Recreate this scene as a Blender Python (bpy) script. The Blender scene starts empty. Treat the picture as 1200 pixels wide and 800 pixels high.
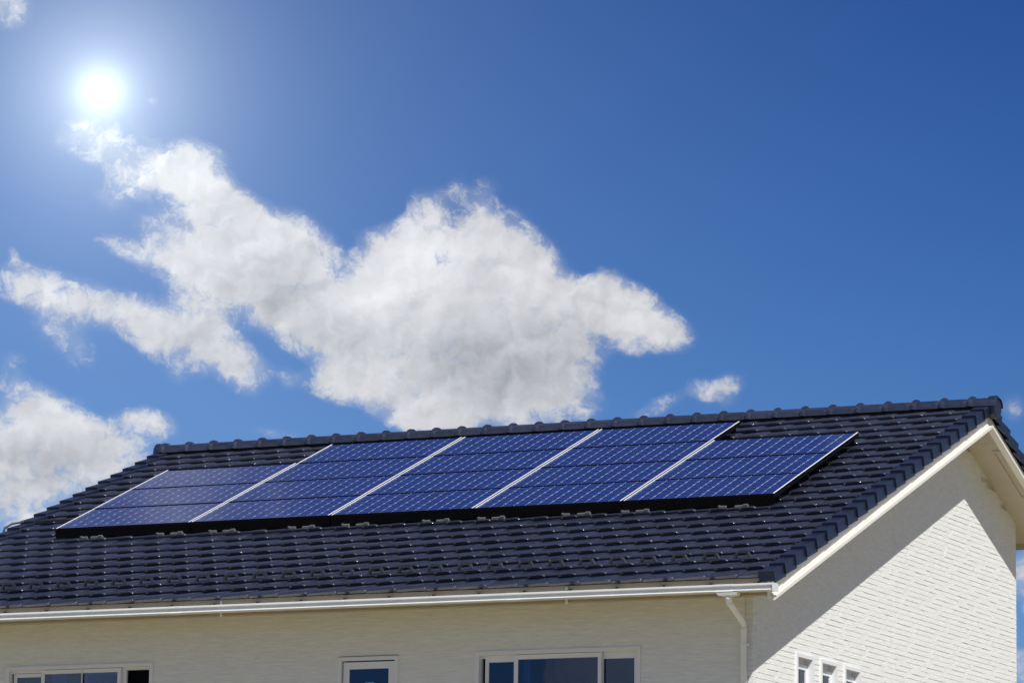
import bpy, bmesh, math, random
from mathutils import Vector, Matrix
random.seed(7)
scn = bpy.context.scene
COL = scn.collection

# ------------------------------------------------------------------ camera
YAW, PITCH, ROLL = .439, .17, .013
CAM = Vector((14.239, -35.796, -4.592))
FPX = 5163.177
def basis():
    c, s = math.cos(YAW), math.sin(YAW)
    r = Vector((c, s, 0)); f = Vector((-s, c, 0)); u = Vector((0, 0, 1))
    c, s = math.cos(PITCH), math.sin(PITCH)
    f2 = f*c + u*s; u2 = u*c - f*s
    c, s = math.cos(ROLL), math.sin(ROLL)
    return r*c + u2*s, f2, u2*c - r*s
_r, _f, _u = basis()
cam = bpy.data.cameras.new('camera'); cam.sensor_width = 36; cam.lens = FPX/1200*36
cam.clip_end = 20000; cam.clip_start = .5
co = bpy.data.objects.new('camera', cam); COL.objects.link(co)
co.matrix_world = Matrix.Translation(CAM) @ Matrix((_r, _u, -_f)).transposed().to_4x4()
scn.camera = co

# ------------------------------------------------------------------ sun, exposure
SUN = Vector((.445, -.387, .655)).normalized()
sl = bpy.data.lights.new('sun', 'SUN'); sl.energy = 4.7; sl.angle = math.radians(.5); sl.color = (1, .965, .90)
so = bpy.data.objects.new('sun', sl); COL.objects.link(so)
so.rotation_euler = SUN.to_track_quat('Z', 'Y').to_euler(); so.location = (20, -20, 30)
scn.view_settings.view_transform = 'Standard'; scn.view_settings.look = 'None'
scn.view_settings.exposure = 0.0; scn.view_settings.gamma = 1
scn.cycles.max_bounces = 6

# ------------------------------------------------------------------ world sky with clouds
W = bpy.data.worlds.new("World"); scn.world = W; W.use_nodes = True
NT = W.node_tree; NT.nodes.clear(); LK = NT.links.new
def nd(t, **k):
    n = NT.nodes.new(t)
    for a, b in k.items(): setattr(n, a, b)
    return n
def sock(v, s):
    if isinstance(v, (int, float)): s.default_value = v
    elif isinstance(v, (tuple, list)): s.default_value = v
    else: LK(v, s)
def M(op, a, b=0.0, c=None, clamp=False):
    n = nd('ShaderNodeMath', operation=op, use_clamp=clamp); sock(a, n.inputs[0]); sock(b, n.inputs[1])
    if c is not None: sock(c, n.inputs[2])
    return n.outputs[0]
def VM(op, a, b=None, out=0):
    n = nd('ShaderNodeVectorMath', operation=op); sock(a, n.inputs[0])
    if b is not None: sock(b, n.inputs[1])
    return n.outputs[out]
def MR(v, a, b, c, d, smooth=True):
    n = nd('ShaderNodeMapRange', interpolation_type='SMOOTHSTEP' if smooth else 'LINEAR')
    sock(v, n.inputs[0])
    for i, x in zip((1, 2, 3, 4), (a, b, c, d)): sock(x, n.inputs[i])
    return n.outputs[0]
def MIX(f, a, b, mode='MIX'):
    n = nd('ShaderNodeMix', data_type='RGBA', blend_type=mode); sock(f, n.inputs[0]); sock(a, n.inputs[6]); sock(b, n.inputs[7])
    return n.outputs[2]
def NOISE(v, sc, det, ro, dist=0, lac=2.0):
    n = nd('ShaderNodeTexNoise'); sock(v, n.inputs['Vector']); n.inputs['Scale'].default_value = sc
    n.inputs['Detail'].default_value = det; n.inputs['Roughness'].default_value = ro
    n.inputs['Distortion'].default_value = dist; n.inputs['Lacunarity'].default_value = lac
    return n
DIR = nd('ShaderNodeTexCoord').outputs['Generated']
sx = nd('ShaderNodeSeparateXYZ'); LK(DIR, sx.inputs[0])
AZ = M('ARCTAN2', sx.outputs[0], sx.outputs[1])
EL = M('ARCSINE', sx.outputs[2])
AZ0 = math.atan2(_f.x, _f.y); EL0 = math.asin(_f.z)
# degrees-like sky coordinates centred on one fixed bearing (unit = 1/5163 rad)
Uc = M('MULTIPLY', M('SUBTRACT', AZ, AZ0), FPX*math.cos(EL0)); Vc = M('MULTIPLY', M('SUBTRACT', EL, EL0), FPX)
cp = nd('ShaderNodeCombineXYZ'); LK(Uc, cp.inputs[0]); LK(Vc, cp.inputs[1]); P = cp.outputs[0]
def uv(x, y):
    d = (_f + _r*((x-600)/FPX) - _u*((y-400)/FPX)).normalized()
    return ((math.atan2(d.x, d.y)-AZ0)*FPX*math.cos(EL0), (math.asin(d.z)-EL0)*FPX)
# warp
w1 = NOISE(P, .011, 4, .55).outputs['Color']
Pw = VM('ADD', P, VM('MULTIPLY', VM('SUBTRACT', w1, (.5, .5, .5)), (44, 44, 0)))
CLOUDS = [  # bearing of each puff: x, y, rx, ry, turn, weight
 (125,160,62,38,10,.52),(92,165,36,32,0,.32),(150,190,50,30,20,.40),(140,225,34,30,0,.26),(185,195,42,34,20,.55),(228,178,34,22,20,.55),(255,185,26,16,20,.3),(215,215,58,40,30,.8),(248,232,58,38,35,.85),
 (275,262,66,44,35,.9),(305,290,80,52,32,1.1),(345,300,56,48,35,.95),(372,300,30,26,0,.5),(225,270,50,36,10,.7),(175,275,34,30,0,.3),(140,287,50,15,18,.6),(195,308,50,22,15,.6),(250,315,70,36,20,.8),(300,345,90,42,20,1.0),(365,365,70,48,10,1.05),
 (10,335,36,26,0,.45),(45,335,50,28,8,.52),(90,352,60,32,14,.60),(140,368,66,34,14,.62),(195,380,74,38,14,.68),(235,390,60,34,20,.7),(235,350,46,26,20,.5),(262,418,50,30,30,.75),(288,440,34,28,45,.6),(60,378,34,34,-20,.42),(90,410,26,36,-20,.42),(205,425,40,24,20,.3),(16,306,11,12,0,.42),(340,440,40,20,10,.3),(15,420,26,16,0,.25),
 (500,252,30,36,0,.85),(490,290,58,42,-20,1.0),(455,305,44,38,-30,.85),(560,262,34,34,10,.8),(590,275,44,36,20,.85),(560,310,70,46,10,1.0),(620,300,40,34,20,.8),(620,335,60,46,20,1.0),(425,335,44,40,-30,.85),(455,365,80,58,0,1.1),(560,380,110,66,0,1.3),
 (640,385,80,56,0,1.05),(640,430,70,52,0,1.0),(415,400,56,50,0,.9),(440,440,60,40,0,.9),(520,450,110,44,0,1.1),(610,470,100,40,0,1.0),(400,450,44,28,20,.6),(500,480,70,24,0,.8),
 (675,352,60,28,12,.85),(715,362,54,34,15,.95),(750,382,48,36,15,1.0),(785,390,34,28,20,.8),(712,335,28,20,0,.7),(750,345,26,16,20,.5),(560,225,36,22,0,.32),(530,225,24,20,0,.26),(430,280,18,14,0,.25),
 (50,500,84,44,10,1.0),(118,522,70,34,8,.95),(30,458,46,24,25,.7),(45,480,30,22,0,.5),(180,495,34,19,12,.75),(150,485,24,12,0,.4),(60,560,80,40,0,.8),(0,540,70,60,0,.9),(130,560,50,24,0,.6),(30,610,60,30,0,.55),
 (8,10,40,28,0,.5),(832,458,38,20,8,.62),(860,445,24,14,0,.35),(775,478,42,15,-25,.42),(330,505,50,12,0,.25),(180,115,12,10,0,.3),(1192,480,20,24,0,.30),(1215,680,50,44,0,.95),(1215,780,50,28,0,.8),(490,492,60,16,0,.6)]
def puffs(lst, grow):
    vec = Pw                      # the running sum rides along in z
    for (x, y, rx, ry, an, wt) in lst:
        u0, v0 = uv(x, y)
        m = nd('ShaderNodeMapping', vector_type='TEXTURE'); LK(vec, m.inputs[0])
        m.inputs[1].default_value = (u0, v0, 0); m.inputs[2].default_value = (0, 0, -math.radians(an)); m.inputs[3].default_value = (rx*grow, ry*grow, 1e6)
        g = MR(VM('LENGTH', m.outputs[0], out=1), 0, 1, wt, 0)
        c = nd('ShaderNodeCombineXYZ'); LK(g, c.inputs[2])
        vec = VM('ADD', vec, c.outputs[0])
    sp_ = nd('ShaderNodeSeparateXYZ'); LK(vec, sp_.inputs[0])
    return sp_.outputs[2]
D = puffs(CLOUDS, 1.34)
# scattered cloud elsewhere in the sky, same kind as in view
far = MR(VM('LENGTH', P, out=1), 900, 1700, 0, 1)
big = NOISE(P, .0016, 4, .5).outputs['Fac']
D = M('ADD', D, M('MULTIPLY', far, MR(big, .5, .66, 0, 1.3)))
P3 = VM('ADD', P, VM('MULTIPLY', VM('SUBTRACT', NOISE(P, .03, 3, .6).outputs['Color'], (.5, .5, .5)), (40, 40, 0)))
fb = NOISE(P3, .011, 11, .64).outputs['Fac']
fb2 = NOISE(P3, .042, 9, .70).outputs['Fac']
Dn = M('ADD', M('MINIMUM', D, 1.3), M('ADD', M('MULTIPLY', M('SUBTRACT', fb, .5), 2.2), M('MULTIPLY', M('SUBTRACT', fb2, .5), 2.1)))
Dn = M('MULTIPLY', Dn, MR(D, .02, .34, 0, 1))
veil = M('MULTIPLY', MR(M('ADD', D, M('MULTIPLY', M('SUBTRACT', fb, .5), 1.2)), .02, .9, 0, 1), M('MULTIPLY', MR(D, .03, .25, 0, 1), .42))
alpha = M('MAXIMUM', M('MULTIPLY', MR(Dn, .06, 1.10, 0, 1), .985), veil)
# light and shade inside the cloud: big puffs, then small billows lit from the sun's side
def field(p):
    return M('ADD', M('MULTIPLY', NOISE(p, .012, 3, .5).outputs['Fac'], .75), M('MULTIPLY', NOISE(p, .035, 4, .55).outputs['Fac'], .30))
rel = M('SUBTRACT', field(P3), field(VM('ADD', P3, (-8, 12, 0))))
S_ = puffs([(600,425,140,62,0,.20),(550,440,90,40,0,.05),(690,400,60,34,0,.06),(325,345,80,52,35,.13),(240,400,80,26,15,.08),(50,540,90,44,0,.16),(400,380,40,60,0,.10),
                               (490,300,66,56,-20,-.16),(430,350,44,40,0,-.12),(760,388,50,32,15,-.06),(225,215,60,34,30,-.05),(385,300,34,34,0,-.10),(75,490,34,26,0,-.08),(620,330,60,30,15,-.05)], 1.3)
br = M('SUBTRACT', .645, S_)
br = M('ADD', br, M('MULTIPLY', rel, .75))
br = M('SUBTRACT', br, M('MULTIPLY', far, .05))
br = M('MAXIMUM', M('MINIMUM', br, .86), .30)
ccol = nd('ShaderNodeCombineColor'); LK(M('SUBTRACT', M('MULTIPLY', br, 1.06), .055), ccol.inputs[0]); LK(M('SUBTRACT', M('MULTIPLY', br, 1.03), .03), ccol.inputs[1]); LK(M('MULTIPLY', br, 1.03), ccol.inputs[2])
sky = nd('ShaderNodeTexSky', sky_type='NISHITA'); sky.sun_disc = False
sky.sun_elevation = math.asin(SUN.z); sky.sun_rotation = math.atan2(SUN.x, SUN.y)
sky.air_density = 1.0; sky.dust_density = .3; sky.ozone_density = 3; sky.altitude = 0
hs = nd('ShaderNodeHueSaturation'); LK(sky.outputs[0], hs.inputs['Color'])
hs.inputs['Saturation'].default_value = 1.25
# deep clear blue overhead, paler towards the horizon
grad = MIX(MR(M('ADD', Vc, M('MULTIPLY', Uc, .22)), -420, 520, 0, 1, False), (.74, .96, 1.42, 1), (.28, .51, .97, 1))
skyc = MIX(1.0, hs.outputs[0], grad, 'MULTIPLY')
SKYK = .058
# haze of light round the sun seen at the upper left
dsun = (_f + _r*((118-600)/FPX) - _u*((108-400)/FPX)).normalized()
ang = M('MULTIPLY', M('ARCCOSINE', VM('DOT_PRODUCT', VM('NORMALIZE', DIR), tuple(dsun), out=1)), FPX)
core = M('MULTIPLY', M('EXPONENT', M('MULTIPLY', M('POWER', M('MULTIPLY', ang, 1/30), 2), -1)), .45)
halo = M('MULTIPLY', M('EXPONENT', M('MULTIPLY', ang, -1/74)), .74)
wide = M('MULTIPLY', M('EXPONENT', M('MULTIPLY', ang, -1/330)), .20)
bg = nd('ShaderNodeBackground'); LK(skyc, bg.inputs[0]); bg.inputs[1].default_value = SKYK
bc = nd('ShaderNodeBackground'); LK(ccol.outputs[0], bc.inputs[0]); bc.inputs[1].default_value = 1.0
mx = nd('ShaderNodeMixShader'); LK(alpha, mx.inputs[0]); LK(bg.outputs[0], mx.inputs[1]); LK(bc.outputs[0], mx.inputs[2])
g1 = nd('ShaderNodeBackground'); g1.inputs[0].default_value = (.92, 1, .98, 1); LK(M('ADD', core, halo), g1.inputs[1])
g2 = nd('ShaderNodeBackground'); g2.inputs[0].default_value = (.75, .9, 1, 1); LK(wide, g2.inputs[1])
a1 = nd('ShaderNodeAddShader'); LK(mx.outputs[0], a1.inputs[0]); LK(g1.outputs[0], a1.inputs[1])
a2 = nd('ShaderNodeAddShader'); LK(a1.outputs[0], a2.inputs[0]); LK(g2.outputs[0], a2.inputs[1])
wo = nd('ShaderNodeOutputWorld'); LK(a2.outputs[0], wo.inputs[0])

# ------------------------------------------------------------------ materials
def mat(name, col, rough=.5, spec=.5, metal=0, coat=0, var=0, vscale=8, bump=0, bscale=60, coat_rough=.05, coords='Object', randobj=0, stretch=None, ior=1.5):
    m = bpy.data.materials.new(name); m.use_nodes = True; nt = m.node_tree; b = nt.nodes['Principled BSDF']
    b.inputs['Base Color'].default_value = (*col, 1); b.inputs['Roughness'].default_value = rough
    b.inputs['Specular IOR Level'].default_value = spec; b.inputs['Metallic'].default_value = metal
    b.inputs['Coat Weight'].default_value = coat; b.inputs['Coat Roughness'].default_value = coat_rough; b.inputs['IOR'].default_value = ior
    tc = nt.nodes.new('ShaderNodeTexCoord'); src = tc.outputs[coords]
    if stretch:
        mp = nt.nodes.new('ShaderNodeMapping'); mp.inputs[3].default_value = stretch; nt.links.new(src, mp.inputs[0]); src = mp.outputs[0]
    last = None
    if var:
        n = nt.nodes.new('ShaderNodeTexNoise'); n.inputs['Scale'].default_value = vscale; n.inputs['Detail'].default_value = 6; nt.links.new(src, n.inputs['Vector'])
        r = nt.nodes.new('ShaderNodeMapRange'); r.inputs[1].default_value = .3; r.inputs[2].default_value = .7
        r.inputs[3].default_value = 1-var; r.inputs[4].default_value = 1+var; nt.links.new(n.outputs['Fac'], r.inputs[0]); last = r.outputs[0]
        r2 = nt.nodes.new('ShaderNodeMapRange'); r2.inputs[3].default_value = max(.02, rough*.75); r2.inputs[4].default_value = min(1, rough*1.25)
        nt.links.new(n.outputs['Fac'], r2.inputs[0]); nt.links.new(r2.outputs[0], b.inputs['Roughness'])
    if randobj:
        oi = nt.nodes.new('ShaderNodeObjectInfo'); r = nt.nodes.new('ShaderNodeMapRange'); r.inputs[3].default_value = 1-randobj; r.inputs[4].default_value = 1+randobj
        nt.links.new(oi.outputs['Random'], r.inputs[0])
        if last:
            q = nt.nodes.new('ShaderNodeMath'); q.operation = 'MULTIPLY'; nt.links.new(last, q.inputs[0]); nt.links.new(r.outputs[0], q.inputs[1]); last = q.outputs[0]
        else: last = r.outputs[0]
    if last:
        v = nt.nodes.new('ShaderNodeVectorMath'); v.operation = 'SCALE'; v.inputs[0].default_value = col; nt.links.new(last, v.inputs[3]); nt.links.new(v.outputs[0], b.inputs['Base Color'])
    if bump:
        n = nt.nodes.new('ShaderNodeTexNoise'); n.inputs['Scale'].default_value = bscale; n.inputs['Detail'].default_value = 5; nt.links.new(src, n.inputs['Vector'])
        bp = nt.nodes.new('ShaderNodeBump'); bp.inputs['Strength'].default_value = bump; bp.inputs['Distance'].default_value = .004
        nt.links.new(n.outputs['Fac'], bp.inputs['Height']); nt.links.new(bp.outputs[0], b.inputs['Normal'])
    return m
TILE = mat('glazed_navy_tile', (.0135, .018, .037), .42, .7, coat=.75, coat_rough=.10, var=.28, vscale=5, randobj=.26, bump=.25, bscale=45)
TILE_EDGE = mat('matt_verge_tile', (.011, .0175, .043), .4, .45, var=.2, vscale=9, randobj=.1, bump=.2, bscale=60)
SIDING = mat('cream_stone_siding', (.775, .785, .765), .8, .25, var=.07, vscale=1.0, bump=1.0, bscale=2.2, coords='Object', stretch=(7, 7, 75))
SEAL = mat('joint_sealant', (.80, .78, .72), .7, .3)
BACK = mat('wall_sheathing', (.62, .60, .55), .85, .2)
CREAM = mat('cream_painted_trim', (.50, .41, .27), .45, .4, var=.03, vscale=3)
WHITE = mat('white_painted_trim', (.78, .76, .69), .4, .5, var=.03, vscale=4)
SOFF = mat('soffit_board', (.58, .52, .44), .7, .3, var=.03, vscale=3)
GUT = mat('white_vinyl_gutter', (.72, .74, .75), .25, .5, var=.03, vscale=6)
PIPE = mat('white_downpipe', (.84, .85, .87), .25, .5, var=.03, vscale=6)
FRAME = mat('white_window_frame', (.78, .79, .82), .35, .5)
BLACK = mat('black_steel', (.003, .003, .004), .5, .12, var=.2, vscale=20)
ALU = mat('silver_aluminium', (.88, .90, .93), .35, .6)
GALV = mat('galvanised_bracket', (.22, .23, .25), .45, .5, metal=.4, var=.2, vscale=40)
BSHEET = mat('pale_backsheet', (.54, .61, .77), .35, .5, coat=.4)
UNDER = mat('dark_roof_underlay', (.02, .02, .022), .9, .1)
ROOM = mat('dim_room', (.05, .06, .09), .9, .1)
CURT = mat('pale_curtain', (.45, .52, .60), .9, .1, var=.1, vscale=20)
STICK = mat('blue_sticker', (.10, .30, .62), .5, .4)
DARK = mat('dark_clip', (.02, .02, .02), .6, .3)
CABLE = mat('dark_conduit', (.012, .014, .02), .5, .4)
GROUND = mat('pale_gravel_ground', (.31, .27, .16), .95, .1, var=.25, vscale=.6, bump=.4, bscale=30)
# solar cell: blue silicon with printed bus bars and fingers
CELLM = mat('blue_silicon_cell', (.004, .018, .135), .3, .3, coat=.6, coat_rough=.05, randobj=.10)
nt = CELLM.node_tree; b = nt.nodes['Principled BSDF']
tc = nt.nodes.new('ShaderNodeTexCoord'); sp = nt.nodes.new('ShaderNodeSeparateXYZ'); nt.links.new(tc.outputs['Object'], sp.inputs[0])
def mm(op, a, b_, clamp=False):
    n = nt.nodes.new('ShaderNodeMath'); n.operation = op; n.use_clamp = clamp
    for i, v in enumerate((a, b_)):
        if isinstance(v, (int, float)): n.inputs[i].default_value = v
        else: nt.links.new(v, n.inputs[i])
    return n.outputs[0]
ab = mm('ABSOLUTE', mm('SUBTRACT', mm('ABSOLUTE', sp.outputs[1], 0), .031), 0)
bus = mm('LESS_THAN', ab, .0021)
old = b.inputs['Base Color'].links[0].from_socket
mxn = nt.nodes.new('ShaderNodeMix'); mxn.data_type = 'RGBA'; nt.links.new(bus, mxn.inputs[0]); nt.links.new(old, mxn.inputs[6]); mxn.inputs[7].default_value = (.17, .24, .50, 1)
nt.links.new(mxn.outputs[2], b.inputs['Base Color'])
# window glass: clear pane that mirrors the sky
GLASS = bpy.data.materials.new('window_glass'); GLASS.use_nodes = True; nt = GLASS.node_tree; nt.nodes.clear()
t_ = nt.nodes.new('ShaderNodeBsdfTransparent'); t_.inputs[0].default_value = (.45, .60, .82, 1)
g_ = nt.nodes.new('ShaderNodeBsdfGlossy'); g_.inputs['Roughness'].default_value = .02; g_.inputs[0].default_value = (.72, .84, 1, 1)
f_ = nt.nodes.new('ShaderNodeFresnel'); f_.inputs[0].default_value = 1.62
nz = nt.nodes.new('ShaderNodeTexNoise'); nz.inputs['Scale'].default_value = 2.0
bp = nt.nodes.new('ShaderNodeBump'); bp.inputs['Strength'].default_value = .05; bp.inputs['Distance'].default_value = .02; nt.links.new(nz.outputs[0], bp.inputs['Height']); nt.links.new(bp.outputs[0], g_.inputs['Normal'])
m_ = nt.nodes.new('ShaderNodeMixShader'); nt.links.new(f_.outputs[0], m_.inputs[0]); nt.links.new(t_.outputs[0], m_.inputs[1]); nt.links.new(g_.outputs[0], m_.inputs[2])
o_ = nt.nodes.new('ShaderNodeOutputMaterial'); nt.links.new(m_.outputs[0], o_.inputs[0])

# ------------------------------------------------------------------ mesh helpers
class MB:
    def __init__(s): s.v = []; s.f = []; s.m = []
    def quad(s, pts, mi=0):
        k = len(s.v); s.v += [tuple(p) for p in pts]; s.f.append(tuple(range(k, k+len(pts)))); s.m.append(mi)
    def box(s, a0, a1, b0, b1, c0, c1, T=None, mi=0):
        T = T or (lambda a, b, c: (a, b, c)); k = len(s.v)
        s.v += [tuple(T(a, b, c)) for a in (a0, a1) for b in (b0, b1) for c in (c0, c1)]
        for f in ((0, 1, 3, 2), (4, 6, 7, 5), (0, 4, 5, 1), (2, 3, 7, 6), (0, 2, 6, 4), (1, 5, 7, 3)):
            s.f.append(tuple(k+i for i in f)); s.m.append(mi)
        return s
    def sweep(s, prof, xs, T, closed=False, mi=0, caps=False):
        k = len(s.v); n = len(prof)
        for x in xs: s.v += [tuple(T(x, p[0], p[1])) for p in prof]
        for j in range(len(xs)-1):
            for i in range(n if closed else n-1):
                a = k+j*n+i; b_ = k+j*n+(i+1) % n; s.f.append((a, b_, b_+n, a+n)); s.m.append(mi)
        if caps:
            s.f.append(tuple(k+i for i in range(n))); s.m.append(mi); s.f.append(tuple(k+(len(xs)-1)*n+i for i in reversed(range(n)))); s.m.append(mi)
        return s
    def mesh(s, name, mats, smooth=False, fix=True):
        me = bpy.data.meshes.new(name); me.from_pydata(s.v, [], s.f)
        for m in (mats if isinstance(mats, (list, tuple)) else [mats]): me.materials.append(m)
        for p, mi in zip(me.polygons, s.m): p.material_index = mi
        if fix:
            bm = bmesh.new(); bm.from_mesh(me); bmesh.ops.recalc_face_normals(bm, faces=bm.faces); bm.to_mesh(me); bm.free()
        if smooth:
            for p in me.polygons: p.use_smooth = True
        return me
def put(name, me, parent=None, M4=None, **props):
    o = bpy.data.objects.new(name, me); COL.objects.link(o)
    if M4 is not None: o.matrix_world = M4
    if parent: o.parent = parent
    for k, v in props.items(): o[k] = v
    return o
def empty(name, loc=(0, 0, 0), **props):
    o = bpy.data.objects.new(name, None); COL.objects.link(o); o.location = loc; o.empty_display_size = .2
    for k, v in props.items(): o[k] = v
    return o
def tube(mb, pts, r, n=10, mi=0):
    pts = [Vector(p) for p in pts]; k = len(mb.v)
    for i, p in enumerate(pts):
        if i == 0: d = pts[1]-p
        elif i == len(pts)-1: d = p-pts[-2]
        else: d = (pts[i+1]-p).normalized()+(p-pts[i-1]).normalized()
        d.normalize(); a = d.cross(Vector((0, 0, 1)) if abs(d.z) < .9 else Vector((0, 1, 0))).normalized(); b_ = d.cross(a)
        if i and (a.dot(pa) < 0): a = -a; b_ = -b_
        pa = a
        rr = r
        if 0 < i < len(pts)-1:
            c = (pts[i+1]-p).normalized().dot((p-pts[i-1]).normalized()); rr = r/max(.6, math.sqrt((1+c)/2))**.5
        mb.v += [tuple(p+a*rr*math.cos(t*2*math.pi/n)+b_*rr*math.sin(t*2*math.pi/n)) for t in range(n)]
    for j in range(len(pts)-1):
        for i in range(n):
            a = k+j*n+i; b_ = k+j*n+(i+1) % n; mb.f.append((a, b_, b_+n, a+n)); mb.m.append(mi)
    mb.f.append(tuple(range(k, k+n))); mb.m.append(mi); mb.f.append(tuple(k+(len(pts)-1)*n+i for i in reversed(range(n)))); mb.m.append(mi)

# ------------------------------------------------------------------ dimensions (metres)
TH = math.atan(.4); CT, ST = math.cos(TH), math.sin(TH)
EX = .278            # course exposure
TW = .306            # tile cover width
LX = -9.632          # left verge
YR = 5.964           # ridge
ZR = YR*.4
YB = 8.40            # rear eave
WX, WY, WB = -.451, .625, 7.99    # gable wall plane, front wall plane, rear wall plane
WL = LX+.451
GZ = -6.1
def RF(x, s, n): return (x, s*CT-n*ST, s*ST+n*CT)            # front roof plane
def RB(x, s, n): return (x, 2*YR-(s*CT-n*ST), s*ST+n*CT)     # rear roof plane
MF = Matrix(((1, 0, 0, 0), (0, CT, -ST, 0), (0, ST, CT, 0), (0, 0, 0, 1)))
MBK = Matrix(((-1, 0, 0, 0), (0, -CT, ST, 2*YR), (0, ST, CT, 0), (0, 0, 0, 1)))  # rear slope, turned about
S_R = YR/CT
S_B = (2*YR-YB)/CT

ground = MB(); ground.quad([(-6000, -6000, GZ), (6000, -6000, GZ), (6000, 6000, GZ), (-6000, 6000, GZ)])
put('ground', ground.mesh('ground', GROUND), kind='structure')

house = empty('house', (-4.8, 4, GZ), label='cream two-storey house with a navy tiled gable roof carrying solar panels', category='house')
bpy.context.view_layer.update()
def hput(name, me, parent=None, M4=None, **k):
    o = put(name, me, None, M4, **k); p = parent or house
    o.parent = p; o.matrix_parent_inverse = INV.get(p.name) or INV.setdefault(p.name, p.matrix_world.inverted()); return o
INV = {}
def reg(o):
    INV[o.name] = (Matrix.Translation((-4.8, 4, GZ)) if False else Matrix.Identity(4)); return o

# ------------------------------------------------------------------ roof deck
mb = MB()
n0, n1 = -.085, -.12
mb.box(LX+.05, -.05, .125, S_R, n1, n0, RF)
mb.box(LX+.05, -.05, S_B, S_R-.02, n1, n0, RB)
roof = hput('roof', mb.mesh('roof_deck', UNDER))

# ------------------------------------------------------------------ field tiles
# cross profile (u across, height): low pan, rise to a shoulder, rounded drop at the right joint
def prof(u0, u1):
    base = [(0, -.001), (.05, .0005), (.10, .003), (.15, .0055), (.20, .008), (.245, .0102), (.268, .0095), (.288, .003), (.306, -.008)]
    return [(u, h) for u, h in base if u0-1e-6 <= u <= u1+1e-6]
def tile_mesh(name, u0=0, u1=.306, wob=0):
    pr = prof(u0, u1); mb = MB(); k = 0; rows = []
    # along slope: (s, dn) lip bottom, lip, bevel, mid, back
    for (s_, dn) in ((.014, None), (.0, -.008), (.009, 0), (.30, -.033)):
        rows.append([(u-.306/1, s_, (h+dn) if dn is not None else h*.3-.032) for u, h in pr])
    n = len(pr)
    for r in rows: mb.v += r
    for j in range(3):
        for i in range(n-1):
            a = j*n+i; mb.f.append((a, a+1, a+1+n, a+n)); mb.m.append(0)
    # right joint cheek
    a = len(mb.v); x, _, h = rows[2][-1]
    mb.v += [(x, .012, h-.022), (x, .3, h-.055)]
    mb.f.append((n-1, a, 2*n+n-1, n+n-1)); mb.m.append(0)
    mb.f.append((a, a+1, 3*n+n-1, 2*n+n-1)); mb.m.append(0)
    me = mb.mesh(name, TILE, fix=False)
    for p in me.polygons: p.use_smooth = True
    # sharp lip bottom row so that the dark underside edge stays crisp
    for i, p in enumerate(me.polygons):
        if i < n-1: p.use_smooth = False
    return me
full = tile_mesh('roof_tile'); half = tile_mesh('half_roof_tile', .15, .306); pan = tile_mesh('pan_roof_tile', 0, .156)
# far tiles are built from the same profile but joined
CO = []
PITCHN = -.026
def tile_list():
    for i in range(23):
        s = i*EX
        if s > S_R-.08: break
        if i % 2 == 0:
            xs = [-.044-TW*k for k in range(31)]
            for x in xs: CO.append((i, x, full))
        else:
            for k in range(31):
                x = -.197-TW*k
                if x-TW < LX+.0: continue
                CO.append((i, x, full))
            CO.append((i, -.197+.306, pan)); CO.append((i, -.197-TW*30, half))
tile_list()
def hidden(i, x):
    s = i*EX+.14
    xc = x-.153
    return (2.75 < s < 4.75 and -8.55 < xc < -1.15) or (4.7 < s < 5.55 and -7.0 < xc < -2.75)
def dist(i, x): return (Vector(RF(x, i*EX, 0))-CAM).length
vis = [c for c in CO if not hidden(c[0], c[1])]
vis.sort(key=lambda c: dist(c[0], c[1]))
near = vis[:298]; nearset = set((c[0], round(c[1], 3)) for c in near)
rng = random.Random(3)
def tile_mat(i, x):
    return MF @ Matrix.Translation((x+rng.uniform(-.0015, .0015), i*EX+rng.uniform(-.002, .002), PITCHN+rng.uniform(-.0012, .0012))) @ Matrix.Rotation(rng.uniform(-.004, .004), 4, 'Z') @ Matrix.Rotation(rng.uniform(-.004, .004), 4, 'Y')
stuff = MB()
for (i, x, me) in CO:
    T = tile_mat(i, x)
    if (i, round(x, 3)) in nearset: hput('roof_tile', me, roof, T)
    else:
        k = len(stuff.v); stuff.v += [tuple(T @ v.co) for v in me.vertices]
        for p in me.polygons: stuff.f.append(tuple(k+q for q in p.vertices)); stuff.m.append(0)
sm = stuff.mesh('upper_roof_tiles', TILE, smooth=True, fix=False)
hput('upper_roof_tiles', sm, roof, kind='stuff')
# rear slope: nothing of it but its verge and edge shows; one sheet of courses
mb = MB()
for i in range(int(S_R/EX)+1):
    s = S_R-(i+1)*EX
    if s < S_B-.05: break
    mb.box(LX+.12, -.12, max(s, S_B-.03), s+.31, -.05, -.03, RB)
hput('rear_tile_course', mb.mesh('rear_tile_course', TILE), roof, kind='stuff')

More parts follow.
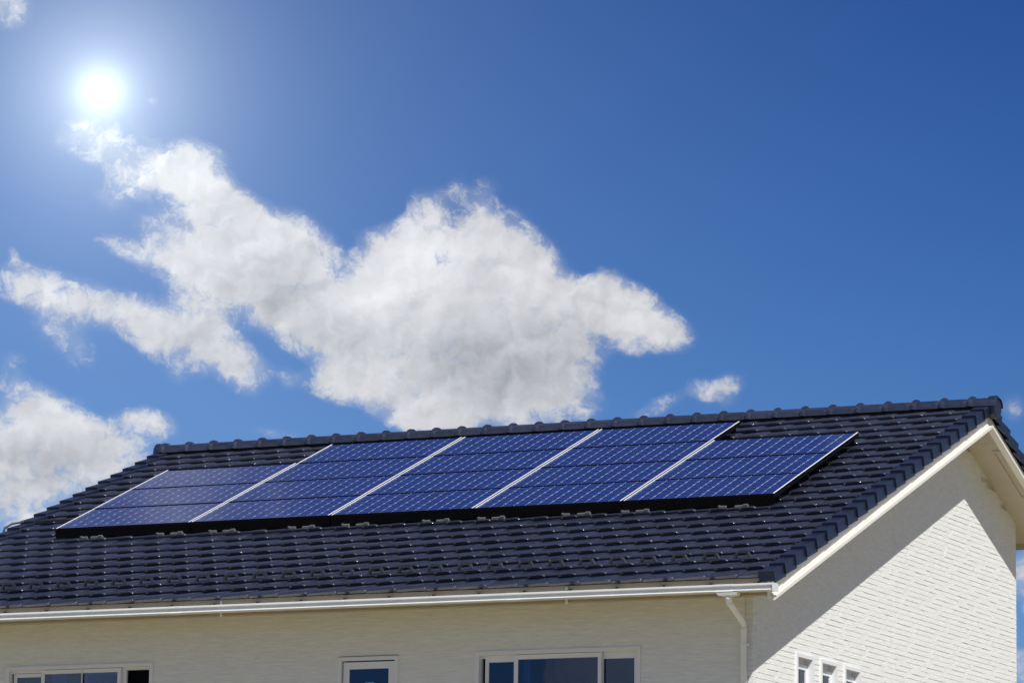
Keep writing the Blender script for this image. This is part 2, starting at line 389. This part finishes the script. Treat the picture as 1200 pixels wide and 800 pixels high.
# ------------------------------------------------------------------ snow guards (a loop on every tile of the third course)
mb = MB()
def arch(mb):
    P_ = [(-.066, -.01), (-.040, .046), (.040, .046), (.066, -.01)]
    for off, w_ in ((0, .034),):
        for i in range(3):
            (x0, z0), (x1, z1) = P_[i], P_[i+1]; d = Vector((x1-x0, z1-z0)).normalized(); nx, nz = -d.y*.021, d.x*.021
            v = [(x0, z0), (x1, z1), (x1+nx, z1+nz), (x0+nx, z0+nz)]
            k = len(mb.v)
            for y in (-w_/2, w_/2): mb.v += [(a, y, b_) for a, b_ in v]
            for f in ((0, 1, 2, 3), (7, 6, 5, 4), (0, 4, 5, 1), (1, 5, 6, 2), (2, 6, 7, 3), (3, 7, 4, 0)): mb.f.append(tuple(k+q for q in f)); mb.m.append(0)
arch(mb); gm = mb.mesh('snow_guard', TILE)
for k in range(30):
    x = -.521-k*TW
    if x < LX+.1: break
    hput('snow_guard', gm, roof, MF @ Matrix.Translation((x, 2*EX+.035, PITCHN+.004)) @ Matrix.Rotation(-.12, 4, 'X'))

# ------------------------------------------------------------------ verge tiles (folded over the gable edge)
def verge_mesh(name, side, front=False):
    mb = MB(); w_ = .150; th = .02; h = .106; L = EX+.045; o = .012
    sg = side
    # outline section (x outward = 0 at outer face), swept up the slope and sinking a little to tuck under the next
    sec = [(-w_, -.028), (-w_, -.004), (-w_+.006, 0), (-.010, 0), (-.003, -.003), (0, -.010), (0, -h), (-.016, -h), (-.016, -.028)]
    sec = [(a*sg, b_) for a, b_ in sec]
    n = len(sec); ys = ((.0, 0.0, 0.0), (L, -.030, -.022))
    for (y, dn, dx) in ys: mb.v += [(a+dx*sg, y, b_+dn) for a, b_ in sec]
    for i in range(n): mb.f.append((i, (i+1) % n, (i+1) % n+n, i+n)); mb.m.append(0)
    mb.f.append(tuple(range(n))); mb.m.append(0)
    mb.f.append(tuple(reversed(range(n, 2*n)))); mb.m.append(0)
    if front: mb.box(min(-w_*sg, -.017*sg), max(-w_*sg, -.017*sg), .002, .014, -.095, -.028)
    return mb.mesh(name, TILE_EDGE)
vr, vl, vrf, vlf = verge_mesh('verge_tile', 1), verge_mesh('verge_tile_left', -1), verge_mesh('verge_tile_end', 1, True), verge_mesh('verge_tile_end_left', -1, True)
for i in range(23):
    j = lambda: rng.uniform(-.0015, .0015)
    hput('verge_tile', vrf if i == 0 else vr, roof, MF @ Matrix.Translation((j(), i*EX, 0+j())))
    hput('verge_tile', vlf if i == 0 else vl, roof, MF @ Matrix.Translation((LX+j(), i*EX, 0+j())))
# rear slope verge (local frame turned half round: +x local is -X)
for i in range(40):
    s = S_R-.02-(i+1)*EX
    if s < S_B-.2: break
    hput('verge_tile', vl, roof, MBK @ Matrix.Translation((0, s, 0)))
    hput('verge_tile', vr, roof, MBK @ Matrix.Translation((-LX, s, 0)))

# ------------------------------------------------------------------ ridge tiles
def ridge_mesh(name, end=0):
    mb = MB(); N = 10; HW, H = .125, .098
    def ring(x, g):
        return [(x, -(HW+g)*math.cos(math.pi*t/N), (H+g)*math.sin(math.pi*t/N)**.85 if 0 < t < N else 0) for t in range(N+1)]
    L = .301
    rings = [(0, -.006), (.05, -.001), (L-.058, .0), (L-.042, .022), (L-.020, .024), (L-.004, .016), (L+.001, -.008)]
    k = 0
    for x, g in rings: mb.v += ring(x-L, g)
    n = N+1
    for j in range(len(rings)-1):
        for i in range(n-1):
            a = j*n+i; mb.f.append((a, a+n, a+n+1, a+1)); mb.m.append(0)
    return mb.mesh(name, TILE)
# collars stand at the left end of each tile in the photograph
rm = ridge_mesh('ridge_tile')
for p in rm.polygons: p.use_smooth = False
RX = .03
for k in range(33):
    x = .061-k*.301
    # tile spans x-.301 .. x, collar at its left end
    T = Matrix.Translation((x-.301, YR, ZR+.054-.112)) @ Matrix.Rotation(math.pi, 4, 'Z')
    if k == 32: continue
    if k == 0: T = Matrix.Translation((x-.301, YR, ZR+.054-.112)) @ Matrix.Rotation(math.pi, 4, 'Z')
    hput('ridge_tile', rm, roof, T)
def cap(name, x, sg):
    mb = MB(); N = 16; r = .118
    ring = lambda xx, rr: [(xx, rr*math.cos(2*math.pi*t/N), rr*1.02*math.sin(2*math.pi*t/N)) for t in range(N)]
    for xx, rr in ((x-.07*sg, r-.004), (x+.004*sg, r), (x+.012*sg, r-.012), (x+.014*sg, 0.02)): mb.v += ring(xx, rr)
    for j in range(3):
        for i in range(N): mb.f.append((j*N+i, j*N+(i+1) % N, (j+1)*N+(i+1) % N, (j+1)*N+i)); mb.m.append(0)
    mb.f.append(tuple(range(3*N, 4*N))); mb.m.append(0); mb.f.append(tuple(range(N))); mb.m.append(0)
    hput('ridge_end_tile', mb.mesh(name, TILE_EDGE), roof, Matrix.Translation((0, YR, ZR-.058)))
cap('ridge_end_tile', .035, 1); cap('ridge_end_tile_left', LX-.01, -1)
mb = MB(); mb.box(LX+.05, -.02, YR-.105, YR+.105, ZR-.10, ZR-.035)
hput('ridge_bedding', mb.mesh('ridge_bedding', UNDER), roof)

# ------------------------------------------------------------------ barge boards, soffits, fascia
def rake(name, x0, x1, sec_lo, sec_hi, mat_, y0=0.02, back=True):
    # vertical offsets below the roof line, following both slopes
    mb = MB()
    pts = [(y0, y0*.4), (YR, ZR)] + ([(YB, (2*YR-YB)*.4)] if back else [])
    for a, b_ in zip(pts[:-1], pts[1:]):
        k = len(mb.v)
        for x in (x0, x1):
            for (y, z) in (a, b_):
                for o in (sec_lo, sec_hi): mb.v.append((x, y, z+o))
        for f in ((0, 1, 3, 2), (4, 6, 7, 5), (0, 4, 5, 1), (2, 3, 7, 6), (0, 2, 6, 4), (1, 5, 7, 3)): mb.f.append(tuple(k+i for i in f)); mb.m.append(0)
    return hput(name, mb.mesh(name, mat_))
for sx_, (a, b_) in ((1, (-.080, -.056)), (-1, (LX+.056, LX+.080))):
    bb = rake('barge_board', a, b_, -.262, -.082, WHITE, .045)
    e0 = b_ if sx_ == 1 else a
    def xx(p, q): return (e0+p, e0+q) if sx_ == 1 else (e0-q, e0-p)
    m1 = rake('barge_moulding', *xx(.0005, .048), -.269, -.240, WHITE, .04)
    m2 = rake('barge_moulding', *xx(.0005, .012), -.2385, -.221, WHITE, .042)
    for m in (m1, m2): m.parent = bb; m.matrix_parent_inverse = INV.setdefault(bb.name, bb.matrix_world.inverted())
def sheet(name, pts_lists, mat_, parent=None, th=.012):
    mb = MB()
    for q in pts_lists:
        k = len(mb.v); mb.v += [tuple(p) for p in q] + [(p[0], p[1], p[2]+th) for p in q]
        n = len(q); mb.f.append(tuple(range(k, k+n))); mb.m.append(0); mb.f.append(tuple(k+n+i for i in reversed(range(n)))); mb.m.append(0)
        for i in range(n): mb.f.append((k+i, k+(i+1) % n, k+n+(i+1) % n, k+n+i)); mb.m.append(0)
    return hput(name, mb.mesh(name, mat_), parent)
SO = -.173
zf = lambda y: y*.4+SO; zb = lambda y: (2*YR-y)*.4+SO
for (a, b_) in ((WX-.02, -.081), (LX+.081, WL+.02)):
    ys = [.07, 1.9, 3.72, 5.54, YR]
    for y0, y1 in zip(ys[:-1], ys[1:]):
        g = .002
        sheet('soffit_board', [[(a, y0+g, zf(y0+g)), (b_, y0+g, zf(y0+g)), (b_, y1-g, zf(y1-g)), (a, y1-g, zf(y1-g))]], SOFF)
    ys = [YR, 6.42, 8.2, YB-.03]
    for y0, y1 in zip(ys[:-1], ys[1:]):
        sheet('soffit_board', [[(a, y0+g, zb(y0+g)), (b_, y0+g, zb(y0+g)), (b_, y1-g, zb(y1-g)), (a, y1-g, zb(y1-g))]], SOFF)
# front and rear eave soffit between the gable walls
xsb = [WL+.02, -7.4, -5.6, -3.8, -2.0, WX-.02]
for x0, x1 in zip(xsb[:-1], xsb[1:]):
    sheet('soffit_board', [[(x0+g, .07, zf(.07)), (x1-g, .07, zf(.07)), (x1-g, WY+.01, zf(WY+.01)), (x0+g, WY+.01, zf(WY+.01))]], SOFF)
    sheet('soffit_board', [[(x0+g, WB-.01, zb(WB-.01)), (x1-g, WB-.01, zb(WB-.01)), (x1-g, YB-.03, zb(YB-.03)), (x0+g, YB-.03, zb(YB-.03))]], SOFF)
# slot vent in the rear gable soffit
def vent(x0, x1, y0, y1):
    mb = MB(); f = .014
    for (a, b_, c, d) in ((x0, x0+f, y0, y1), (x1-f, x1, y0, y1), (x0+f, x1-f, y0, y0+f*2), (x0+f, x1-f, y1-f*2, y1)):
        k = len(mb.v)
        for x in (a, b_):
            for y in (c, d):
                for o in (-.016, .004): mb.v.append((x, y, zb(y)+o))
        for q in ((0, 1, 3, 2), (4, 6, 7, 5), (0, 4, 5, 1), (2, 3, 7, 6), (0, 2, 6, 4), (1, 5, 7, 3)): mb.f.append(tuple(k+i for i in q)); mb.m.append(0)
    hput('soffit_vent', mb.mesh('soffit_vent', SOFF))
vent(-.215, -.125, 6.54, 7.46)
# eave fascia, front in three lengths, and rear
fx = [LX+.058, -5.55, -2.02, -.0555]
for x0, x1 in zip(fx[:-1], fx[1:]):
    mb = MB(); mb.box(x0+.001, x1-.001, .064, .09, -.212, -.050); mb.box(x0+.001, x1-.001, .055, .0635, -.2125, -.197)
    hput('fascia_board', mb.mesh('fascia_board', CREAM))
mb = MB(); mb.box(LX+.066, -.0405, YB-.03, YB-.004, zb(YB)-.05, zb(YB)+.12); hput('fascia_board', mb.mesh('rear_fascia_board', CREAM))
mb = MB()
for x0, x1 in ((-5.562, -5.538), (-2.032, -2.008)): mb.box(x0, x1, .0515, .0545, -.2135, -.06)
hput('fascia_joint_cover', mb.mesh('fascia_joint_cover', WHITE), kind='stuff')

# ------------------------------------------------------------------ gutter with brackets, outlet and downpipe
def GT(x, y, z): return (x, y, z)
prof_g = [(.052, -.112), (.052, -.165), (.044, -.178), (-.055, -.180), (-.068, -.177), (-.0745, -.171), (-.070, -.164), (-.062, -.160), (-.060, -.136), (-.070, -.135), (-.082, -.129), (-.082, -.116), (-.072, -.112),
          (-.064, -.117), (-.056, -.135), (-.056, -.165), (-.052, -.174), (.042, -.172), (.047, -.160), (.047, -.112)]
def gutter_len(x0, x1, g=0):
    mb = MB(); p = [(a-(g if a < 0 else 0), b_-(g if b_ < -.15 else -g*.6)) for a, b_ in prof_g]
    mb.sweep(p, [x0, x1], GT, closed=True, caps=True); return mb
gutter = hput('gutter', gutter_len(LX+.02, .015).mesh('gutter', GUT))
mb = gutter_len(-.535, -.36, .003); hput('gutter_joint', mb.mesh('gutter_joint', GUT), gutter)
mb = gutter_len(-6.03, -5.9, .002); hput('gutter_joint', mb.mesh('gutter_joint_left', GUT), gutter)
mb = gutter_len(-2.56, -2.42, .002); hput('gutter_joint', mb.mesh('gutter_joint_mid', GUT), gutter)
mb = MB(); mb.box(.0152, .021, -.083, .054, -.184, -.110); hput('gutter_end_cap', mb.mesh('gutter_end_cap', GUT), gutter)
mb = MB(); mb.box(-.009, .013, -.058, .048, -.1085, -.1045); mb.box(-.006, .008, .02, .0515, -.104, -.084); mb.box(-.022, .018, .02, .0515, -.1035, -.098)
bk = mb.mesh('gutter_bracket', DARK)
for k in range(21):
    x = -.16-k*.4545
    if x > LX+.1: hput('gutter_bracket', bk, gutter, Matrix.Translation((x, 0, 0)))
mb = MB()   # outlet box
k = len(mb.v)
for (a, c, z) in ((.098, .05, -.1815), (.085, .042, -.207), (.045, .03, -.216)):
    mb.v += [(-.418-a, -.028-c, z), (-.418+a, -.028-c, z), (-.418+a, -.028+c, z), (-.418-a, -.028+c, z)]
for j in range(2):
    for i in range(4): mb.f.append((j*4+i, j*4+(i+1) % 4, j*4+4+(i+1) % 4, j*4+4+i)); mb.m.append(0)
mb.f.append((8, 9, 10, 11)); mb.m.append(0)
hput('gutter_outlet', mb.mesh('gutter_outlet', GUT), gutter)
mb = MB(); px = -.512; py = WY-.062
tube(mb, [(-.418, -.028, -.20), (-.418, -.022, -.245), (-.424, .01, -.268), (px+.006, py-.03, -.385), (px, py, -.42), (px, py, GZ+.1)], .0275, 14)
dp = hput('downpipe', mb.mesh('downpipe', PIPE, smooth=True))
mb = MB(); tube(mb, [(-.418, -.028, -.212), (-.418, -.025, -.247)], .032, 14); tube(mb, [(-.426, .022, -.274), (-.4195, -.005, -.255)], .0315, 14)
hput('pipe_elbow', mb.mesh('pipe_elbow', PIPE, smooth=True), dp)
mb = MB(); tube(mb, [(px, py, -.395-.02), (px, py, -.47)], .031, 14); hput('pipe_elbow', mb.mesh('pipe_elbow_low', PIPE, smooth=True), dp)
for z in (-.58, -1.9, -3.2, -4.5):
    mb = MB(); tube(mb, [(px, py, z-.012), (px, py, z+.012)], .031, 14); mb.box(px+.028, px+.048, py-.008, py+.006, z-.01, z+.01); mb.box(px-.008, px+.008, py+.02, WY+.01, z-.008, z+.008)
    hput('pipe_clip', mb.mesh('pipe_clip', PIPE), dp)

# ------------------------------------------------------------------ walls: sheathing with openings, then boards of split-face relief
FWM = lambda u, v, w_: (u, WY-w_, v)      # front wall: u = X
GWM = lambda u, v, w_: (WX+w_, u, v)      # right gable wall: u = Y
ZW = 1.12
FH = [(-8.211, -6.584, -1.78, -.551), (-4.605, -3.980, -1.78, -.566), (-3.186, -1.538, -1.78, -.555)]
GH = [(1.66, 2.09, -1.78, -.545), (2.276, 2.706, -1.78, -.545), (2.892, 3.322, -1.78, -.545)]
def cut_rects(u0, u1, v0, v1, holes):
    us = sorted({u0, u1, *[h[0] for h in holes], *[h[1] for h in holes]}); vs = sorted({v0, v1, *[h[2] for h in holes], *[h[3] for h in holes]})
    us = [u for u in us if u0 <= u <= u1]; vs = [v for v in vs if v0 <= v <= v1]
    for a, b_ in zip(us[:-1], us[1:]):
        for c, d in zip(vs[:-1], vs[1:]):
            if any(h[0]-1e-6 <= a and b_ <= h[1]+1e-6 and h[2]-1e-6 <= c and d <= h[3]+1e-6 for h in holes): continue
            yield a, b_, c, d
mb = MB()
BK = -.014
ztop_f = zf(WY)+.03
for a, b_, c, d in cut_rects(WL+.02, WX-.02, GZ-.2, ztop_f, FH): mb.box(a, b_, c, d, BK-.10, BK, FWM)
front = hput('wall', mb.mesh('front_wall', BACK))
mb = MB()
for a, b_, c, d in cut_rects(WY+.012, WB-.012, GZ-.2, ztop_f-.01, GH): mb.box(a, b_, c, d, BK-.10, BK, GWM)
def gable_tri(mb, x):   # pentagon above
    pts = [(WY+.012, ztop_f-.0099), (WY+.012, zf(WY)+.03), (YR, ZR+SO+.03), (WB-.012, zb(WB)+.03), (WB-.012, ztop_f-.0099)]
    k = len(mb.v)
    for xx_ in (x, x-.1): mb.v += [(xx_, y, z) for y, z in pts]
    mb.f.append(tuple(range(k, k+5))); mb.m.append(0); mb.f.append(tuple(k+5+i for i in reversed(range(5)))); mb.m.append(0)
    for i in range(5): mb.f.append((k+i, k+(i+1) % 5, k+5+(i+1) % 5, k+5+i)); mb.m.append(0)
gable_tri(mb, WX+BK)
gable = hput('wall', mb.mesh('gable_wall', BACK))
mb = MB(); mb.box(WL, WL+.1, WY+.012, WB-.012, GZ-.2, ztop_f-.01); gable_tri(mb, WL+.1)
hput('wall', mb.mesh('left_gable_wall', SIDING))
mb = MB(); mb.box(WL, WX-.03, WB-.1, WB, GZ-.2, zb(WB)+.02); hput('wall', mb.mesh('rear_wall', SIDING))

CH = .455/9
def board(name, T, u0, u1, v0, holes, parent, top, seed, lmin=.12, lmax=.34):
    r = random.Random(seed); mb = MB()
    if top(u0) < v0-.05 and top(u1) < v0-.05 and top((u0+u1)/2) < v0-.05 and not (u0 < YR < u1 and top(YR) > v0): return
    for c in range(9):
        a = v0+c*CH; d = a+CH; u = u0-r.uniform(0, .4)
        lg = r.random() < .6
        while u < u1:
            lg = not lg; L = r.uniform(.38, .66) if lg else r.uniform(.05, .12); x0, x1 = max(u, u0), min(u+L, u1); u += L
            if x1-x0 < .002: continue
            if min(top(x0), top(x1)) < a-.05: continue
            segs = [(x0, x1)]
            for h in holes:
                if a+CH/2 < h[3] and d-CH/2 > h[2]:
                    ns = []
                    for (p, q) in segs:
                        if q <= h[0] or p >= h[1]: ns.append((p, q)); continue
                        if p < h[0]: ns.append((p, h[0]))
                        if q > h[1]: ns.append((h[1], q))
                    segs = ns
            wb = r.uniform(.0028, .0040) if lg else r.uniform(.0010, .0018); wt = wb-(r.uniform(.0022, .0034) if lg else .0006); tl = r.uniform(.0006, .0014) if lg else 0
            for (p, q) in segs:
                if q-p < .002: continue
                P8 = [T(p, a, wb+tl), T(q, a, wb-tl), T(q, d, wt-tl), T(p, d, wt+tl)]; Q8 = [T(p, a, BK+.002), T(q, a, BK+.002), T(q, d, BK+.002), T(p, d, BK+.002)]
                k = len(mb.v); mb.v += P8+Q8
                for f in ((0, 1, 2, 3), (0, 4, 5, 1), (1, 5, 6, 2), (2, 6, 7, 3), (3, 7, 4, 0)): mb.f.append(tuple(k+i for i in f)); mb.m.append(0)
    if mb.f: hput(name, mb.mesh(name, SIDING, fix=False), parent)
def flip_fix():
    pass
topF = lambda u: ztop_f
topG = lambda y: min(zf(y), zb(y))+.02
VB = [-.551-.455*k+.0 for k in range(13)]
V0 = -.555-.455*12
seed = 0
useams = [WL+.02, -7.37, -4.68, -1.93, WX-.066]
gseams = [WY+.066, 4.275, WB-.012]
for rr in range(19):
    v0 = V0+.455*rr
    if v0 > 2.3: break
    def cells(seams, holes):      # where a row runs beside windows over its whole height, each stretch is a board of its own
        out = []
        for a, b_ in zip(seams[:-1], seams[1:]):
            cut = [h for h in holes if h[2] <= v0-.02 and h[3] >= v0+.46-.02 and h[1] > a and h[0] < b_]
            u = a
            for h in sorted(cut):
                if h[0]-u > .02: out.append((u, h[0]+.003))
                u = h[1]-.003
            if b_-u > .02: out.append((u, b_))
        return out
    if v0 < ztop_f:
        for a, b_ in cells(useams, FH):
            seed += 1; board('siding_board', FWM, a+.003, b_-.003, v0, FH, front, topF, seed)
    for a, b_ in cells(gseams, GH):
        seed += 1; board('siding_board', GWM, a+.003, b_-.003, v0, GH, gable, topG, seed)
# sealant in the vertical joints and the corner piece
mb = MB()
for u in useams[1:-1]: mb.box(u-.0028, u+.0028, GZ, ztop_f-.01, BK, .003, FWM)
hput('joint_sealant', mb.mesh('joint_sealant', SEAL), front, kind='stuff')
mb = MB(); mb.box(4.275-.0028, 4.275+.0028, GZ, zf(4.275), BK, .003, GWM); hput('joint_sealant', mb.mesh('joint_sealant_gable', SEAL), gable)
r = random.Random(5)
mb = MB(); v = V0
while v < ztop_f-.02:
    w_ = r.uniform(.002, .0065); d = min(v+CH-.0015, ztop_f-.01)
    mb.box(WX-.064, WX+w_, WY-w_, WY+.012, v, d); mb.box(WX-.012, WX+w_-.0004, WY+.0121, WY+.064, v, d); v += CH
hput('corner_piece', mb.mesh('corner_piece', SIDING), front)

# ------------------------------------------------------------------ windows
def fr(mb, T, u0, u1, v0, v1, t, w0, w1, tt=None, tb=None):
    tt = tt or t; tb = tb or t
    mb.box(u0, u0+t, v0, v1, w0, w1, T); mb.box(u1-t, u1, v0, v1, w0, w1, T)
    mb.box(u0+t, u1-t, v1-tt, v1, w0, w1, T); mb.box(u0+t, u1-t, v0, v0+tb, w0, w1, T)
def window(T, h, sashes, wall_, t=.036, proud=.016, depth=-.085, bars=(), label=None):
    u0, u1, v0, v1 = h; mb = MB()
    fr(mb, T, u0, u1, v0, v1, t, depth, proud)
    w = hput('window', mb.mesh('window_frame', FRAME), **({'label': label} if label else {}))
    for (a, b_, top, st, wd, glass) in sashes:
        mb = MB(); fr(mb, T, a, b_, v0+t, top, st, wd-.026, wd, st*1.05)
        if glass != 'none': hput('sash', mb.mesh('sash', FRAME), w)
        if glass == 'pane':
            mb = MB(); mb.box(a+st-.002, b_-st+.002, v0+t+st-.002, top-st*1.05+.002, wd-.016, wd-.011, T); hput('glass_pane', mb.mesh('glass_pane', GLASS), w)
    mb = MB()   # dim room behind
    mb.quad([T(u0-.3, v0-.3, -.9), T(u1+.3, v0-.3, -.9), T(u1+.3, v1+.3, -.9), T(u0-.3, v1+.3, -.9)])
    for q in ([T(u0-.3, v0-.3, -.13), T(u0-.3, v1+.3, -.13), T(u0-.3, v1+.3, -.9), T(u0-.3, v0-.3, -.9)], [T(u1+.3, v0-.3, -.13), T(u1+.3, v1+.3, -.13), T(u1+.3, v1+.3, -.9), T(u1+.3, v0-.3, -.9)],
              [T(u0-.3, v1+.3, -.13), T(u1+.3, v1+.3, -.13), T(u1+.3, v1+.3, -.9), T(u0-.3, v1+.3, -.9)], [T(u0-.3, v0-.3, -.13), T(u1+.3, v0-.3, -.13), T(u1+.3, v0-.3, -.9), T(u0-.3, v0-.3, -.9)]): mb.quad(q)
    hput('room', mb.mesh('room', ROOM), w)
    return w
def curtain(w, T, a, b_, v0, v1, wd=-.2):
    mb = MB(); n = max(6, int((b_-a)/.02)); k = len(mb.v)
    for i in range(n+1):
        u = a+(b_-a)*i/n; d = wd+.012*math.sin(i*1.6)
        mb.v += [T(u, v0, d), T(u, v1, d)]
    for i in range(n): mb.f.append((k+2*i, k+2*i+1, k+2*i+3, k+2*i+2)); mb.m.append(0)
    hput('curtain', mb.mesh('curtain', CURT, smooth=True), w)
hA, hB, hC = FH
tpA = hA[3]-.036
wA = window(FWM, hA, [(hA[0]+.060, -7.80, tpA-.028, .034, -.040, 'pane'), (-7.825, -6.945, tpA-.004, .036, -.008, 'pane'), (-7.36, -6.97, tpA-.03, .034, -.040, 'pane')], front, label='white sliding window with its right sash slid open')
mb = MB(); mb.box(hA[0]+.036, hA[1]-.036, tpA-.024, tpA, -.085, -.038, FWM); mb.box(-6.948, -6.90, hA[2]+.036, tpA-.02, -.066, -.04, FWM); hput('window_track', mb.mesh('window_track', FRAME), wA)
curtain(wA, FWM, -7.79, -7.62, -1.7, -.6, -.14)
wC = window(FWM, hC, [(hC[0]+.075, -2.775, hC[3]-.06, .036, -.042, 'pane'), (-2.805, -1.925, hC[3]-.040, .040, -.008, 'pane'), (-1.96, hC[1]-.045, hC[3]-.06, .036, -.042, 'pane')], front, label='white sliding window with three closed panes')
mb = MB(); mb.box(hC[0]+.036, hC[1]-.036, hC[3]-.06, hC[3]-.036, -.085, -.042, FWM); hput('window_track', mb.mesh('window_track', FRAME), wC)
curtain(wC, FWM, -2.77, -2.70, -1.7, -.6, -.14)
wB = window(FWM, hB, [(hB[0]+.046, hB[1]-.046, hB[3]-.046, .062, -.012, 'pane')], front, t=.034, label='narrow white window with a blue sticker on its pane')
mb = MB(); mb.box(-4.335, -4.245, -.90, -.80, -.0225, -.0215, FWM); hput('sticker', mb.mesh('sticker', STICK), wB)
for h in GH:
    w = window(GWM, h, [(h[0]+.034, h[1]-.034, h[3]-.085, .045, -.034, 'pane')], gable, t=.034, proud=.02, depth=-.10)
    mb = MB(); mb.box(h[0]+.034, h[1]-.034, h[3]-.085, h[3]-.034, -.099, -.062, GWM); hput('window_head', mb.mesh('window_head', FRAME), w)
    curtain(w, GWM, h[0]+.22, h[0]+.28, -1.7, -.65, -.16)

# ------------------------------------------------------------------ solar panels
PWD, PHT = 1.542, .799
XR = [-.935-1.567*k for k in range(5)]            # right edge of each column
SR = [2.562+.8065*k for k in range(4)]              # lower edge of each row
NT_ = .085
mb = MB(); mb.box(0, PWD, 0, .011, -.046, 0); mb.box(0, PWD, PHT-.011, PHT, -.046, 0)
mb.box(0, .011, .0111, PHT-.0111, -.046, -.0015); mb.box(PWD-.011, PWD, .0111, PHT-.0111, -.046, -.0015)
fr_me = mb.mesh('frame', BLACK)
mb = MB(); mb.box(0, .0135, .0, PHT, .0004, .003); st_me = mb.mesh('edge_strip', ALU)
mb = MB(); mb.box(.0112, PWD-.0112, .0112, PHT-.0112, -.010, -.006); bs_me = mb.mesh('backsheet', BSHEET)
cs, cg, cc = .1190, .0070, .0125
mb = MB(); h_ = cs/2
hy = ((.799-.028-.020)/6)/2; mb.quad([(-h_+cc, -hy, 0), (h_-cc, -hy, 0), (h_, -hy+cc, 0), (h_, hy-cc, 0), (h_-cc, hy, 0), (-h_+cc, hy, 0), (-h_, hy-cc, 0), (-h_, -hy+cc, 0)])
cell_me = mb.mesh('cell', CELLM, fix=False)
cx0 = (PWD-12*cs-11*cg)/2+h_; cgy = .004; csy = (PHT-.028-5*cgy)/6; cy0 = .014+csy/2
ordc = ['rightmost', 'second from the right', 'middle', 'second from the left', 'leftmost']
rown = ['lowest', 'second lowest', 'third lowest', 'top']
for r_ in range(4):
    for c_ in range(5):
        if r_ == 3 and c_ in (0, 4): continue
        x0 = XR[c_]-PWD; s0 = SR[r_]
        if r_ == 3: pos = {1: 'right', 2: 'middle', 3: 'left'}[c_]; lab = f'blue solar panel at the {pos} of the short top row beneath the ridge'
        else: lab = f'blue solar panel, {ordc[c_]} in the {rown[r_]} row of the roof array'
        TT = MF @ Matrix.Translation((x0, s0, NT_)) @ Matrix.Rotation(rng.uniform(-.0015, .0015), 4, 'X')
        root = bpy.data.objects.new('solar_panel', None); COL.objects.link(root); root.matrix_world = TT
        root['label'] = lab; root['category'] = 'solar panel'; root['group'] = 'solar panels mounted on the tiled roof'
        def child(nm, me, loc=(0, 0, 0)):
            o = bpy.data.objects.new(nm, me); COL.objects.link(o); o.parent = root; o.location = loc; return o
        child('frame', fr_me); child('edge_strip', st_me, (.0, 0, 0)); child('edge_strip', st_me, (PWD-.0135, 0, 0)); child('backsheet', bs_me)
        for j in range(6):
            for i in range(12): child('cell', cell_me, (cx0+i*(cs+cg), cy0+j*(csy+cgy), -.0035))

# mounting rack: rails, front skirt, tile brackets
rack = empty('panel_mounting_rack', RF(-4.8, 2.4, 0), label='black mounting rack with front skirt and grey brackets under the solar panels', category='mounting rack')
bpy.context.view_layer.update()
for c_ in range(5):
    mb = MB(); x0 = XR[c_]-PWD-.004; x1 = XR[c_]+.004
    mb.box(x0, x1, SR[0]-.020, SR[0]-.006, -.014, .078, RF); mb.box(x0, x1, SR[0]-.006, SR[0]-.002, .066, .0815, RF)
    hput('skirt_panel', mb.mesh('skirt_panel', BLACK), rack)
for r_, (a, b_) in enumerate(((0, 5), (0, 5), (0, 5), (1, 4))):
    for off in (.12, .66):
        mb = MB(); mb.box(XR[b_-1]-PWD+.01, XR[a]-.01, SR[r_]+off, SR[r_]+off+.04, .002, .038, RF); hput('rail', mb.mesh('rail', BLACK), rack)
    for c_ in range(a, b_+1):
        pass
mb = MB(); mb.box(0, .075, 0, .03, -.024, -.004); mb.box(0, .018, -.004, .02, -.0039, .004)
br1 = mb.mesh('bracket', GALV)
mb = MB(); mb.box(0, .135, 0, .03, -.024, -.006); mb.box(.09, .135, -.004, .02, -.0059, .006)
br2 = mb.mesh('bracket', GALV)
bx = [(-8.355, -8.235), (-7.475, -7.315), (-6.875, -6.72), (-5.985, -5.83), (-5.39, -5.235), (-4.51, -4.36), (-3.915, -3.765), (-3.02, -2.86), (-2.40, -2.25), (-1.40, -1.235)]
for a, b_ in bx:
    hput('bracket', br1, rack, MF @ Matrix.Translation((a-.094, 2.505, 0)))
    hput('bracket', br2, rack, MF @ Matrix.Translation((b_-.094, 2.505, 0)))
# conduit crossing from the array over the left verge
mb = MB()
tube(mb, [RF(-8.5, 3.30, -.002), RF(-8.95, 3.28, .0), RF(-9.3, 3.25, .008), RF(-9.5, 3.20, .022), RF(-9.6, 3.12, .026), RF(-9.652, 3.05, .0), RF(-9.655, 3.0, -.06)], .011, 8)
cd = hput('x', mb.mesh('cable_conduit', CABLE)); cd.parent = None; cd.matrix_parent_inverse = Matrix.Identity(4); cd.name = 'cable_conduit'
cd['label'] = 'dark cable conduit running from the solar panels over the left roof edge'; cd['category'] = 'conduit'
